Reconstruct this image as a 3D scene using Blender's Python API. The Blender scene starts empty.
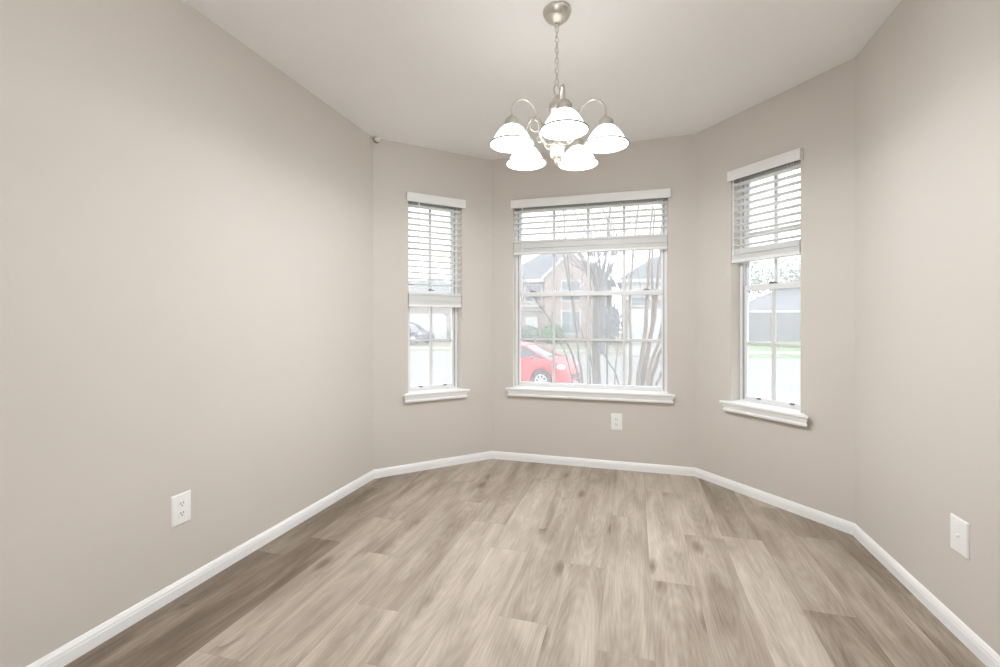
import bpy, bmesh, math, random
from mathutils import Vector, Matrix
random.seed(7)
PI = math.pi
S = bpy.context.scene
COL = S.collection

# ------------------------------------------------------------------ camera
cam = bpy.data.objects.new('camera', bpy.data.cameras.new('camera'))
COL.objects.link(cam)
cam.location = (0, 0, 1.224)
cam.rotation_euler = (PI / 2, 0, 0.284)
cam.data.sensor_width = 36
cam.data.lens = 36 * 0.461
cam.data.shift_y = -0.012
cam.data.clip_start = 0.05
cam.data.clip_end = 400
S.camera = cam

# ------------------------------------------------------------------ world (flat overcast sky)
wd = bpy.data.worlds.new('overcast')
S.world = wd
wd.use_nodes = True
bg = wd.node_tree.nodes['Background']
bg.inputs['Color'].default_value = (0.93, 0.965, 1.0, 1)
bg.inputs['Strength'].default_value = 2.6

# ------------------------------------------------------------------ large lights
def area(name, loc, rot, sx, sy, power, color=(1, 1, 1)):
    d = bpy.data.lights.new(name, 'AREA'); d.shape = 'RECTANGLE'
    d.size = sx; d.size_y = sy; d.energy = power; d.color = color
    o = bpy.data.objects.new(name, d); COL.objects.link(o)
    o.location = loc; o.rotation_euler = rot
    return o
# added fill light behind the camera, set at the unseen room's patio window
area('rear_fill', (3.0, -5.45, 1.35), (-PI / 2, 0, PI), 3.3, 1.9, 35, (0.90, 0.95, 1.0))
# added overhead fill, unseen, behind and to the right of the camera
area('right_rear_fill', (2.6, -2.8, 2.6), (0, 0, 0), 0.5, 0.5, 20, (1.0, 0.98, 0.95))
# upward fill added behind the camera to brighten the ceiling; no lamp stands there
area('ceiling_fill', (-0.2, -0.9, 1.75), (PI, 0, 0), 0.35, 0.35, 38, (0.93, 0.965, 1.0))

S.view_settings.view_transform = 'Standard'
S.view_settings.look = 'None'
S.view_settings.gamma = 1
S.view_settings.use_curve_mapping = False
S.view_settings.exposure = 0.36
S.cycles.sample_clamp_direct = 2.5
S.cycles.max_bounces = 10
S.cycles.diffuse_bounces = 6
S.cycles.transparent_max_bounces = 24

# ------------------------------------------------------------------ materials
def mat(name, color, rough=0.6, metal=0.0, spec=0.5, emit=None, estr=0.0):
    m = bpy.data.materials.new(name); m.use_nodes = True
    b = m.node_tree.nodes['Principled BSDF']
    b.inputs['Base Color'].default_value = (*color, 1)
    b.inputs['Roughness'].default_value = rough
    b.inputs['Metallic'].default_value = metal
    b.inputs['Specular IOR Level'].default_value = spec
    if emit:
        b.inputs['Emission Color'].default_value = (*emit, 1)
        b.inputs['Emission Strength'].default_value = estr
    return m

def noise_var(m, c1, c2, scale=5, detail=4, coord='Object', stretch=(1, 1, 1), bump=0.0, bscale=None, bdist=0.002):
    """base colour wandering between two colours, with optional fine bump"""
    nt = m.node_tree; N = nt.nodes; L = nt.links
    b = N['Principled BSDF']
    tc = N.new('ShaderNodeTexCoord'); mp = N.new('ShaderNodeMapping')
    mp.inputs['Scale'].default_value = stretch
    L.new(tc.outputs[coord], mp.inputs['Vector'])
    n = N.new('ShaderNodeTexNoise'); n.inputs['Scale'].default_value = scale; n.inputs['Detail'].default_value = detail
    L.new(mp.outputs[0], n.inputs['Vector'])
    r = N.new('ShaderNodeValToRGB')
    r.color_ramp.elements[0].position = 0.3; r.color_ramp.elements[0].color = (*c1, 1)
    r.color_ramp.elements[1].position = 0.7; r.color_ramp.elements[1].color = (*c2, 1)
    L.new(n.outputs['Fac'], r.inputs['Fac']); L.new(r.outputs['Color'], b.inputs['Base Color'])
    if bump > 0:
        n2 = N.new('ShaderNodeTexNoise'); n2.inputs['Scale'].default_value = bscale or scale * 10
        L.new(mp.outputs[0], n2.inputs['Vector'])
        bp = N.new('ShaderNodeBump'); bp.inputs['Strength'].default_value = bump; bp.inputs['Distance'].default_value = bdist
        L.new(n2.outputs['Fac'], bp.inputs['Height']); L.new(bp.outputs['Normal'], b.inputs['Normal'])
    return m

M = {}
M['wall'] = noise_var(mat('wall_paint', (0.6, 0.54, 0.48), 0.75, spec=0.25), (0.60, 0.556, 0.51), (0.62, 0.576, 0.53), 1.2, 2, bump=0.12, bscale=140)
M['ceiling'] = noise_var(mat('ceiling_paint', (0.78, 0.76, 0.73), 0.85, spec=0.2), (0.85, 0.84, 0.832), (0.87, 0.86, 0.852), 1.5, 2, bump=0.12, bscale=90)
M['trim'] = noise_var(mat('trim_paint', (0.86, 0.86, 0.85), 0.38), (0.85, 0.85, 0.845), (0.88, 0.88, 0.875), 3, 2)
M['vinyl'] = noise_var(mat('window_vinyl', (0.8, 0.8, 0.8), 0.4), (0.78, 0.785, 0.79), (0.82, 0.82, 0.82), 3, 2)
M['grid'] = mat('muntin_grey', (0.70, 0.70, 0.70), 0.45)
M['alu'] = mat('sash_channel_grey', (0.42, 0.42, 0.44), 0.45, 0.3)
M['blind'] = noise_var(mat('blind_white', (0.84, 0.84, 0.82), 0.45), (0.79, 0.79, 0.775), (0.82, 0.82, 0.805), 4, 2, stretch=(1, 8, 8))
M['rail'] = mat('headrail_metal', (0.30, 0.29, 0.27), 0.5, 0.2)
M['cord'] = mat('blind_cord', (0.85, 0.85, 0.83), 0.8)
M['plate'] = mat('outlet_plastic', (0.86, 0.86, 0.85), 0.35)
M['dark'] = mat('dark_slot', (0.04, 0.04, 0.04), 0.6)
M['lock'] = mat('lock_metal', (0.22, 0.21, 0.2), 0.4, 0.7)
M['nickel'] = noise_var(mat('brushed_nickel', (0.66, 0.63, 0.58), 0.40, 1.0), (0.60, 0.57, 0.52), (0.70, 0.67, 0.62), 3, 3, stretch=(1, 1, 12))
M['rim'] = mat('rim_metal', (0.26, 0.255, 0.245), 0.7, 0.0, spec=0.05)
M['brown'] = mat('sensor_ring', (0.16, 0.12, 0.07), 0.6)
M['lens'] = mat('sensor_cap', (0.72, 0.68, 0.62), 0.4)

# alabaster lamp glass, lit from inside
m = mat('lit_alabaster_glass', (0.95, 0.94, 0.92), 0.35, emit=(1.0, 0.975, 0.94), estr=1.9)
nt = m.node_tree; b = nt.nodes['Principled BSDF']
n = nt.nodes.new('ShaderNodeTexNoise'); n.inputs['Scale'].default_value = 9; n.inputs['Distortion'].default_value = 2.5
mr = nt.nodes.new('ShaderNodeMapRange'); mr.inputs['To Min'].default_value = 2.6; mr.inputs['To Max'].default_value = 3.6
nt.links.new(n.outputs['Fac'], mr.inputs['Value']); nt.links.new(mr.outputs[0], b.inputs['Emission Strength'])
M['shade'] = m
M['bulb'] = mat('lit_bulb', (1, 1, 1), 0.4, emit=(1.0, 0.97, 0.92), estr=9.0)

# hazy window glass: mostly clear, overexposure haze mixed in as translucency, a weak mirror
m = bpy.data.materials.new('veiled_glass'); m.use_nodes = True
nt = m.node_tree; N = nt.nodes; L = nt.links
N.remove(N['Principled BSDF'])
tr = N.new('ShaderNodeBsdfTransparent'); tl = N.new('ShaderNodeBsdfTranslucent'); gl = N.new('ShaderNodeBsdfGlossy')
tl.inputs['Color'].default_value = (0.97, 0.98, 1, 1); gl.inputs['Roughness'].default_value = 0.03
m1 = N.new('ShaderNodeMixShader'); m2 = N.new('ShaderNodeMixShader')
nz = N.new('ShaderNodeTexNoise'); nz.inputs['Scale'].default_value = 2.5
mr = N.new('ShaderNodeMapRange'); mr.inputs['To Min'].default_value = 0.12; mr.inputs['To Max'].default_value = 0.20
L.new(nz.outputs['Fac'], mr.inputs['Value']); L.new(mr.outputs[0], m1.inputs['Fac'])
L.new(tr.outputs[0], m1.inputs[1]); L.new(tl.outputs[0], m1.inputs[2])
m2.inputs['Fac'].default_value = 0.05
L.new(m1.outputs[0], m2.inputs[1]); L.new(gl.outputs[0], m2.inputs[2])
L.new(m2.outputs[0], N['Material Output'].inputs['Surface'])
M['glass'] = m

# vinyl plank floor: UV = metres inside each plank, colour attribute = tone / random / length
def floor_material():
    m = bpy.data.materials.new('vinyl_planks'); m.use_nodes = True
    nt = m.node_tree; N = nt.nodes; L = nt.links; b = N['Principled BSDF']
    def math_(op, a, c=None, v=None):
        n = N.new('ShaderNodeMath'); n.operation = op
        for i, x in enumerate((a, c)):
            if x is None: continue
            if isinstance(x, (int, float)): n.inputs[i].default_value = x
            else: L.new(x, n.inputs[i])
        return n.outputs[0]
    uv = N.new('ShaderNodeUVMap'); uv.uv_map = 'plank'
    at = N.new('ShaderNodeAttribute'); at.attribute_name = 'plank_data'
    su = N.new('ShaderNodeSeparateXYZ'); L.new(uv.outputs[0], su.inputs[0])
    sc = N.new('ShaderNodeSeparateColor'); L.new(at.outputs['Color'], sc.inputs[0])
    tone, rnd, ln = sc.outputs[0], sc.outputs[1], sc.outputs[2]
    off = math_('MULTIPLY', rnd, 37.0)
    def vec(sx, sy):
        c = N.new('ShaderNodeCombineXYZ')
        L.new(math_('MULTIPLY', su.outputs[0], sx), c.inputs[0])
        L.new(math_('MULTIPLY', su.outputs[1], sy), c.inputs[1])
        L.new(off, c.inputs[2])
        return c.outputs[0]
    def noise(v, sc_, det=4, dist=0.0, rough=0.55):
        n = N.new('ShaderNodeTexNoise'); n.inputs['Scale'].default_value = sc_; n.inputs['Detail'].default_value = det
        n.inputs['Distortion'].default_value = dist; n.inputs['Roughness'].default_value = rough
        L.new(v, n.inputs['Vector']); return n.outputs['Fac']
    broad = noise(vec(10, 1.9), 1.0, 5, 0.5)
    streak = noise(vec(60, 1.6), 1.0, 5, 0.6, 0.65)
    fine = noise(vec(260, 7), 1.0, 3)
    # cathedral rings
    wv = N.new('ShaderNodeTexWave'); wv.wave_type = 'RINGS'; wv.rings_direction = 'Z'
    wv.inputs['Scale'].default_value = 1.0; wv.inputs['Distortion'].default_value = 3.5; wv.inputs['Detail'].default_value = 2
    wc = N.new('ShaderNodeCombineXYZ')
    L.new(math_('MULTIPLY', math_('SUBTRACT', su.outputs[0], 0.1), 26), wc.inputs[0])
    L.new(math_('MULTIPLY', math_('ADD', su.outputs[1], math_('MULTIPLY', rnd, -1.2)), 3.0), wc.inputs[1])
    L.new(wc.outputs[0], wv.inputs['Vector'])
    wave = wv.outputs['Fac']
    # knots
    vo = N.new('ShaderNodeTexVoronoi'); vo.inputs['Scale'].default_value = 1.0; vo.voronoi_dimensions = '3D'
    L.new(vec(7, 2.6), vo.inputs['Vector'])
    kn = N.new('ShaderNodeMapRange'); kn.inputs['From Min'].default_value = 0.05; kn.inputs['From Max'].default_value = 0.26
    kn.inputs['To Min'].default_value = 1.0; kn.inputs['To Max'].default_value = 0.0
    L.new(vo.outputs['Distance'], kn.inputs['Value'])
    rare = math_('GREATER_THAN', noise(vec(3, 0.9), 1.3, 0), 0.55)
    knot = math_('MULTIPLY', math_('MULTIPLY', kn.outputs[0], rare), math_('ADD', 0.4, streak))
    v = math_('ADD', math_('MULTIPLY', broad, 0.95), math_('MULTIPLY', streak, 0.46))
    v = math_('ADD', v, math_('MULTIPLY', fine, 0.10))
    v = math_('ADD', v, math_('MULTIPLY', wave, 0.06))
    v = math_('SUBTRACT', v, math_('MULTIPLY', knot, 0.45))
    v = math_('ADD', v, math_('SUBTRACT', tone, 0.745))
    rp = N.new('ShaderNodeValToRGB'); cr = rp.color_ramp
    cr.elements[0].position = 0.0; cr.elements[0].color = (0.11, 0.078, 0.055, 1)
    cr.elements[1].position = 1.0; cr.elements[1].color = (0.62, 0.57, 0.51, 1)
    for p, c in ((0.25, (0.20, 0.152, 0.112, 1)), (0.5, (0.335, 0.275, 0.218, 1)), (0.75, (0.48, 0.412, 0.34, 1))):
        e = cr.elements.new(p); e.color = c
    L.new(v, rp.inputs['Fac'])
    # seams
    def edge(x, length, w):
        return math_('LESS_THAN', math_('MINIMUM', x, math_('SUBTRACT', length, x)), w)
    se = math_('MAXIMUM', edge(su.outputs[0], 0.204, 0.0014), edge(su.outputs[1], math_('MULTIPLY', ln, 2.0), 0.0016))
    mx = N.new('ShaderNodeMix'); mx.data_type = 'RGBA'; mx.blend_type = 'MULTIPLY'
    L.new(math_('MULTIPLY', se, 0.22), mx.inputs[0]); L.new(rp.outputs[0], mx.inputs[6]); mx.inputs[7].default_value = (0.3, 0.24, 0.2, 1)
    L.new(mx.outputs[2], b.inputs['Base Color'])
    rr = math_('ADD', 0.38, math_('MULTIPLY', streak, 0.16)); L.new(rr, b.inputs['Roughness'])
    b.inputs['Specular IOR Level'].default_value = 0.5
    bp = N.new('ShaderNodeBump'); bp.inputs['Strength'].default_value = 0.25; bp.inputs['Distance'].default_value = 0.0006
    L.new(math_('SUBTRACT', math_('ADD', streak, fine), se), bp.inputs['Height']); L.new(bp.outputs[0], b.inputs['Normal'])
    return m
M['floor'] = floor_material()

def brick_material(name, c1, c2, mortar, scale=1.0):
    m = mat(name, c1, 0.9, spec=0.1); nt = m.node_tree; N = nt.nodes; L = nt.links
    tc = N.new('ShaderNodeTexCoord'); sx = N.new('ShaderNodeSeparateXYZ'); cx = N.new('ShaderNodeCombineXYZ')
    L.new(tc.outputs['Object'], sx.inputs[0])
    ad = N.new('ShaderNodeMath'); ad.operation = 'ADD'; L.new(sx.outputs[0], ad.inputs[0]); L.new(sx.outputs[1], ad.inputs[1])
    L.new(ad.outputs[0], cx.inputs[0]); L.new(sx.outputs[2], cx.inputs[1])
    br = N.new('ShaderNodeTexBrick'); L.new(cx.outputs[0], br.inputs['Vector'])
    br.inputs['Color1'].default_value = (*c1, 1); br.inputs['Color2'].default_value = (*c2, 1); br.inputs['Mortar'].default_value = (*mortar, 1)
    br.inputs['Scale'].default_value = scale; br.inputs['Brick Width'].default_value = 0.22; br.inputs['Row Height'].default_value = 0.075
    br.inputs['Mortar Size'].default_value = 0.01
    L.new(br.outputs['Color'], N['Principled BSDF'].inputs['Base Color'])
    return m
M['brick'] = brick_material('pink_brick', (0.36, 0.265, 0.25), (0.29, 0.205, 0.19), (0.42, 0.40, 0.38))
M['brick2'] = brick_material('pale_brick', (0.36, 0.31, 0.29), (0.30, 0.25, 0.23), (0.38, 0.37, 0.36))
M['ownbrick'] = brick_material('own_brick', (0.4, 0.27, 0.22), (0.3, 0.19, 0.15), (0.5, 0.47, 0.44))
M['roof'] = noise_var(mat('grey_shingles', (0.2, 0.22, 0.26), 0.9, spec=0.1), (0.12, 0.13, 0.15), (0.18, 0.19, 0.21), 6, 6)
M['ext_white'] = noise_var(mat('white_siding', (0.75, 0.75, 0.75), 0.6), (0.50, 0.50, 0.50), (0.55, 0.55, 0.55), 2, 2)
M['ext_window'] = mat('house_window_glass', (0.16, 0.19, 0.22), 0.1)
M['grass'] = noise_var(mat('winter_lawn', (0.3, 0.33, 0.17), 0.95, spec=0.05), (0.17, 0.18, 0.12), (0.27, 0.26, 0.19), 1.4, 6, bump=0.5, bscale=40, bdist=0.02)
M['green_grass'] = noise_var(mat('green_lawn', (0.2, 0.32, 0.14), 0.95, spec=0.05), (0.11, 0.19, 0.09), (0.21, 0.26, 0.15), 1.4, 6)
M['concrete'] = noise_var(mat('concrete', (0.5, 0.5, 0.48), 0.9, spec=0.2), (0.27, 0.27, 0.26), (0.36, 0.355, 0.34), 2, 6)
M['asphalt'] = noise_var(mat('pale_street', (0.45, 0.45, 0.45), 0.9, spec=0.2), (0.20, 0.20, 0.20), (0.24, 0.24, 0.235), 3, 6)
M['bark'] = noise_var(mat('smooth_bark', (0.22, 0.18, 0.15), 0.8, spec=0.2), (0.11, 0.10, 0.095), (0.19, 0.17, 0.155), 8, 4, stretch=(1, 1, 0.25))
M['bark2'] = noise_var(mat('grey_bark', (0.13, 0.13, 0.15), 0.9, spec=0.1), (0.11, 0.11, 0.125), (0.17, 0.17, 0.19), 8, 4, stretch=(1, 1, 0.2))
M['bark3'] = noise_var(mat('tan_bark', (0.28, 0.19, 0.15), 0.8, spec=0.2), (0.17, 0.13, 0.105), (0.27, 0.21, 0.17), 8, 4, stretch=(1, 1, 0.25))
M['bush'] = noise_var(mat('green_bush', (0.08, 0.2, 0.09), 0.8, spec=0.2), (0.05, 0.16, 0.07), (0.12, 0.26, 0.11), 6, 4)
M['bush2'] = noise_var(mat('grey_green_foliage', (0.16, 0.2, 0.17), 0.8, spec=0.2), (0.12, 0.15, 0.13), (0.2, 0.26, 0.2), 6, 4)
M['conifer'] = noise_var(mat('blue_grey_foliage', (0.1, 0.12, 0.16), 0.8, spec=0.2), (0.14, 0.16, 0.19), (0.21, 0.24, 0.27), 6, 4)
M['fence'] = noise_var(mat('weathered_fence', (0.27, 0.27, 0.31), 0.9, spec=0.1), (0.08, 0.08, 0.095), (0.22, 0.22, 0.24), 3, 5, stretch=(6, 6, 0.5))
M['red'] = mat('red_car_paint', (0.5, 0.035, 0.05), 0.3)
M['navy'] = mat('dark_blue_car_paint', (0.03, 0.04, 0.08), 0.35)
M['car_glass'] = mat('car_glass', (0.05, 0.065, 0.075), 0.06, spec=0.7)
M['tyre'] = mat('tyre', (0.04, 0.04, 0.04), 0.8)
M['alloy'] = mat('alloy_wheel', (0.7, 0.7, 0.7), 0.3, 0.6)
M['lamp_clear'] = mat('headlight_lens', (0.85, 0.85, 0.85), 0.15)

# ------------------------------------------------------------------ mesh helpers
class MB:
    def __init__(s): s.bm = bmesh.new()
    def box(s, x0, x1, y0, y1, z0, z1, mx=None):
        v = [s.bm.verts.new((x, y, z)) for z in (z0, z1) for y in (y0, y1) for x in (x0, x1)]
        for f in ((0, 2, 3, 1), (4, 5, 7, 6), (0, 1, 5, 4), (2, 6, 7, 3), (0, 4, 6, 2), (1, 3, 7, 5)):
            s.bm.faces.new([v[i] for i in f])
        if mx is not None:
            for w in v: w.co = mx @ w.co
        return s
    def poly_prism(s, pts, z0, z1):
        """plan outline extruded in z; z1 may be a function of (x,y)"""
        f = z1 if callable(z1) else (lambda x, y: z1)
        g = z0 if callable(z0) else (lambda x, y: z0)
        a = [s.bm.verts.new((x, y, g(x, y))) for x, y in pts]; b = [s.bm.verts.new((x, y, f(x, y))) for x, y in pts]
        n = len(pts)
        s.bm.faces.new(a[::-1]); s.bm.faces.new(b)
        for i in range(n): s.bm.faces.new((a[i], a[(i + 1) % n], b[(i + 1) % n], b[i]))
        return s
    def loft(s, rings, cap=True, closed=True):
        R = [[s.bm.verts.new(p) for p in r] for r in rings]
        n = len(R[0])
        for a, b in zip(R, R[1:]):
            for i in range(n if closed else n - 1):
                s.bm.faces.new((a[i], a[(i + 1) % n], b[(i + 1) % n], b[i]))
        if cap and closed:
            s.bm.faces.new(R[0][::-1]); s.bm.faces.new(R[-1])
        return s
    def lathe(s, prof, cx=0, cy=0, seg=28):
        """prof: list of (r, z)"""
        rings = []
        for r, z in prof:
            r = max(r, 1e-5)
            rings.append([(cx + r * math.cos(2 * PI * k / seg), cy + r * math.sin(2 * PI * k / seg), z) for k in range(seg)])
        return s.loft(rings, cap=True)
    def tube(s, pts, rad, seg=10, cap=True):
        pts = [Vector(p) for p in pts]
        rr = rad if isinstance(rad, (list, tuple)) else [rad] * len(pts)
        rings = []; prev = None
        for i, p in enumerate(pts):
            t = (pts[min(i + 1, len(pts) - 1)] - pts[max(i - 1, 0)]).normalized()
            if prev is None:
                u = t.orthogonal().normalized()
            else:
                u = (prev - t * prev.dot(t))
                u = u.normalized() if u.length > 1e-6 else t.orthogonal().normalized()
            prev = u; w = t.cross(u)
            rings.append([tuple(p + (u * math.cos(2 * PI * k / seg) + w * math.sin(2 * PI * k / seg)) * rr[i]) for k in range(seg)])
        return s.loft(rings, cap)
    def torus(s, c, R, r, u, w, seg=16, k=8, stretch=1.0):
        c = Vector(c); u = Vector(u).normalized(); w = Vector(w).normalized(); n = u.cross(w)
        V = []
        for i in range(seg):
            a = 2 * PI * i / seg
            d = u * math.cos(a) + w * math.sin(a) ; p = c + u * (math.cos(a) * R) + w * (math.sin(a) * R * stretch)
            V.append([s.bm.verts.new(p + d * (r * math.cos(2 * PI * j / k)) + n * (r * math.sin(2 * PI * j / k))) for j in range(k)])
        for i in range(seg):
            for j in range(k):
                s.bm.faces.new((V[i][j], V[(i + 1) % seg][j], V[(i + 1) % seg][(j + 1) % k], V[i][(j + 1) % k]))
        return s
    def sphere(s, c, r, sub=2, jit=0.0, sc=(1, 1, 1)):
        g = bmesh.ops.create_icosphere(s.bm, subdivisions=sub, radius=1.0)
        for v in g['verts']:
            d = v.co.copy(); v.co = Vector((c[0] + d.x * r * sc[0], c[1] + d.y * r * sc[1], c[2] + d.z * r * sc[2])) + d * random.uniform(-jit, jit) * r
        return s
    def leaves(s, pts, size):
        for p in pts:
            p = Vector(p); a = Vector([random.gauss(0, 1) for _ in range(3)]).normalized(); b = a.orthogonal().normalized()
            b.rotate(Matrix.Rotation(random.uniform(0, 6.3), 3, a)); l = size * random.uniform(0.6, 1.3)
            v = [s.bm.verts.new(p + q) for q in (-a * l, b * l * 0.45, a * l, -b * l * 0.45)]
            s.bm.faces.new(v)
        return s
    def build(s, name, m, parent=None, smooth=False, bevel=0.0, loc=None, rz=0.0):
        bmesh.ops.recalc_face_normals(s.bm, faces=s.bm.faces)
        me = bpy.data.meshes.new(name); s.bm.to_mesh(me); s.bm.free()
        me.materials.append(m)
        if smooth:
            for p in me.polygons: p.use_smooth = True
            try: me.set_sharp_from_angle(angle=math.radians(42))
            except Exception: pass
        o = bpy.data.objects.new(name, me); COL.objects.link(o)
        if parent is not None: o.parent = parent
        if loc is not None: o.location = loc
        o.rotation_euler.z = rz
        if bevel > 0:
            bv = o.modifiers.new('bevel', 'BEVEL'); bv.width = bevel; bv.segments = 2; bv.limit_method = 'ANGLE'
        return o

def tag(o, label=None, cat=None, group=None, kind=None):
    if label: o['label'] = label
    if cat: o['category'] = cat
    if group: o['group'] = group
    if kind: o['kind'] = kind
    return o
def empty(name, loc=(0, 0, 0), rz=0.0):
    o = bpy.data.objects.new(name, None); COL.objects.link(o)
    o.location = loc; o.rotation_euler.z = rz; o.empty_display_size = 0.2
    return o
def copy_tree(o, parent=None, children=None):
    c = o.copy(); COL.objects.link(c); c.parent = parent
    for ch in [x for x in list(S.objects) if x.parent == o]: copy_tree(ch, c)
    return c

# ------------------------------------------------------------------ room shell
T = 0.16
A0 = (-1.959, -1.6); C1 = (-1.959, 3.177); C2 = (-1.229, 3.941); C3 = (0.464, 3.941); C4 = (1.2135, 3.106); A5 = (1.2135, -1.6)
def zc(x, y): return 2.709 + 0.0244 * x - 0.0102 * (y - 3)
ZW = 2.95

def wall(name, a, b, ma, mb, opening=None):
    """a..b is the inner face, left to right seen from inside; ma/mb = mitre run-out at the outer face"""
    d = Vector((b[0] - a[0], b[1] - a[1])); Ln = d.length; ang = math.atan2(d.y, d.x)
    w = MB()
    if opening is None:
        w.poly_prism([(0, 0), (Ln, 0), (Ln + mb, T), (-ma, T)], -0.3, ZW)
    else:
        s0, s1, z0, z1 = opening
        w.poly_prism([(0, 0), (s0, 0), (s0, T), (-ma, T)], -0.3, ZW)
        w.poly_prism([(s1, 0), (Ln, 0), (Ln + mb, T), (s1, T)], -0.3, ZW)
        w.box(s0, s1, 0, T, -0.3, z0); w.box(s0, s1, 0, T, z1, ZW)
    o = w.build(name, M['wall'], loc=(a[0], a[1], 0), rz=ang)
    tag(o, kind='structure')
    return ang, Ln
mt = lambda deg: T * math.tan(math.radians(deg / 2))
OP_L = (0.283, 0.765, 0.62, 2.25); OP_B = (0.198, 1.487, 0.62, 2.27); OP_R = (0.318, 0.815, 0.62, 2.295)
aL, _ = wall('wall_left', A0, C1, 0, mt(43.7))
aLB, LLB = wall('wall_bay_left', C1, C2, mt(43.7), mt(46.3), OP_L)
aB, LB = wall('wall_back', C2, C3, mt(46.3), mt(48), OP_B)
aRB, LRB = wall('wall_bay_right', C3, C4, mt(48), mt(42), OP_R)
aR, _ = wall('wall_right', C4, A5, mt(42), 0)

# great room behind the camera
G = dict(x0=-5.0, x1=5.0, y0=-5.6, y1=-1.6)
def plain_wall(name, pieces):
    w = MB()
    for p in pieces: w.box(*p)
    tag(w.build(name, M['wall']), kind='structure')
plain_wall('wall_great_room_left', [(G['x0'] - T, G['x0'], G['y0'] - T, G['y1'] + T, -0.3, ZW)])
plain_wall('wall_great_room_right', [(G['x1'], G['x1'] + T, G['y0'] - T, G['y1'] + T, -0.3, ZW)])
plain_wall('wall_great_room_front_left', [(G['x0'], -1.959 - T, G['y1'], G['y1'] + T, -0.3, ZW)])
plain_wall('wall_great_room_front_right', [(1.2135 + T, G['x1'], G['y1'], G['y1'] + T, -0.3, ZW)])
plain_wall('wall_rear', [(G['x0'], 1.3, G['y0'] - T, G['y0'], -0.3, ZW), (4.8, G['x1'], G['y0'] - T, G['y0'], -0.3, ZW),
                         (1.3, 4.8, G['y0'] - T, G['y0'], -0.3, 0.35), (1.3, 4.8, G['y0'] - T, G['y0'], 2.35, ZW)])

foot = [(G['x0'], G['y0']), (G['x1'], G['y0']), (G['x1'], G['y1']), A5, C4, C3, C2, C1, A0, (G['x0'], G['y1'])]
tag(MB().poly_prism(foot, zc, lambda x, y: zc(x, y) + 0.14).build('ceiling', M['ceiling']), kind='structure')

# floor: every plank a face with its own tone
def ymax(x):
    if x <= -1.959 or x >= 1.2135: return G['y1']
    if x < C2[0]: return C1[1] + (x - C1[0]) * (C2[1] - C1[1]) / (C2[0] - C1[0])
    if x <= C3[0]: return C2[1]
    return C3[1] + (x - C3[0]) * (C4[1] - C3[1]) / (C4[0] - C3[0])
W_ = 0.204; X0 = 0.071
joints = {-8: (2.55, 1.33), -7: (2.155, 3.3), -6: (1.748, 2.95), -5: (2.675, 1.45), -4: (2.388, 3.55), -3: (3.204, 1.84), -2: (2.338, 1.1), -1: (2.993, 1.75),
          0: (2.298, 3.5), 1: (2.841, 1.6), 2: (2.882, 1.68), 3: (2.24, 3.4), 4: (1.95, 3.0), 5: (2.5, 1.3), -9: (2.21, 1.0), -10: (2.0, 3.0)}
tones = {(-8, 0): 0.5, (-8, 1): 0.6, (-8, 2): 0.6, (-9, 0): 0.42, (-9, 1): 0.2, (-9, 2): 0.24, (-10, 1): 0.24, (-10, 0): 0.3, (-10, 2): 0.22, (-7, 1): 0.50, (-7, 0): 0.60, (-6, 0): 0.55, (-6, 2): .62, (3, 1): 0.5, (3, 2): 0.34, (-5, 0): 0.46, (-6, 1): 0.5, (2, 0): 0.38, (4, 0): 0.42, (4, 1): .46, (4, 2): .42, (5, 0): 0.34, (5, 1): 0.36}  # dark planks along the left wall; part of their dark is painted wall shade
bm = bmesh.new(); uvl = bm.loops.layers.uv.new('plank'); cl = bm.loops.layers.float_color.new('plank_data')
rf = random.Random(11)
for k in range(-25, 25):
    xa, xb = X0 + k * W_, X0 + (k + 1) * W_
    if k in joints: js = sorted(joints[k], reverse=True)
    else:
        j = rf.uniform(1.0, 2.2); js = [j]
    ys = [6.0] + list(js)
    while ys[-1] > G['y0']: ys.append(ys[-1] - 1.22)
    cuts = sorted({max(xa, G['x0']), min(xb, G['x1'])} | {c for c in (-1.959, C2[0], C3[0], 1.2135) if xa < c < xb})
    for pi in range(len(ys) - 1):
        yb_, ya_ = ys[pi], ys[pi + 1]
        tone = tones.get((k, pi), 0.56 + rf.uniform(-0.09, 0.1)); rnd = rf.random(); ln = (yb_ - ya_) / 2
        for ca, cb in zip(cuts, cuts[1:]):
            if cb - ca < 1e-5: continue
            e = 1e-6
            ma_, mb_ = ymax(ca + e), ymax(cb - e)
            pts = [(ca, min(ya_, ma_)), (cb, min(ya_, mb_)), (cb, min(yb_, mb_)), (ca, min(yb_, ma_))]
            pts = [(x, max(y, G['y0'])) for x, y in pts]
            out = []
            for p in pts:
                if not out or (abs(p[0] - out[-1][0]) + abs(p[1] - out[-1][1])) > 1e-5: out.append(p)
            if abs(out[0][0] - out[-1][0]) + abs(out[0][1] - out[-1][1]) < 1e-5: out.pop()
            if len(out) < 3: continue
            f = bm.faces.new([bm.verts.new((x, y, 0)) for x, y in out])
            for l in f.loops:
                l[uvl].uv = (l.vert.co.x - xa, l.vert.co.y - ya_)
                l[cl] = (tone, rnd, ln, 1)
bmesh.ops.recalc_face_normals(bm, faces=bm.faces)
for f in bm.faces:
    if f.normal.z < 0: f.normal_flip()
me = bpy.data.meshes.new('floor'); bm.to_mesh(me); bm.free(); me.materials.append(M['floor'])
fl = bpy.data.objects.new('floor', me); COL.objects.link(fl); tag(fl, kind='structure')
tag(MB().poly_prism(foot, -0.25, -0.004).build('floor_slab', M['concrete']), kind='structure')

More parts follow.
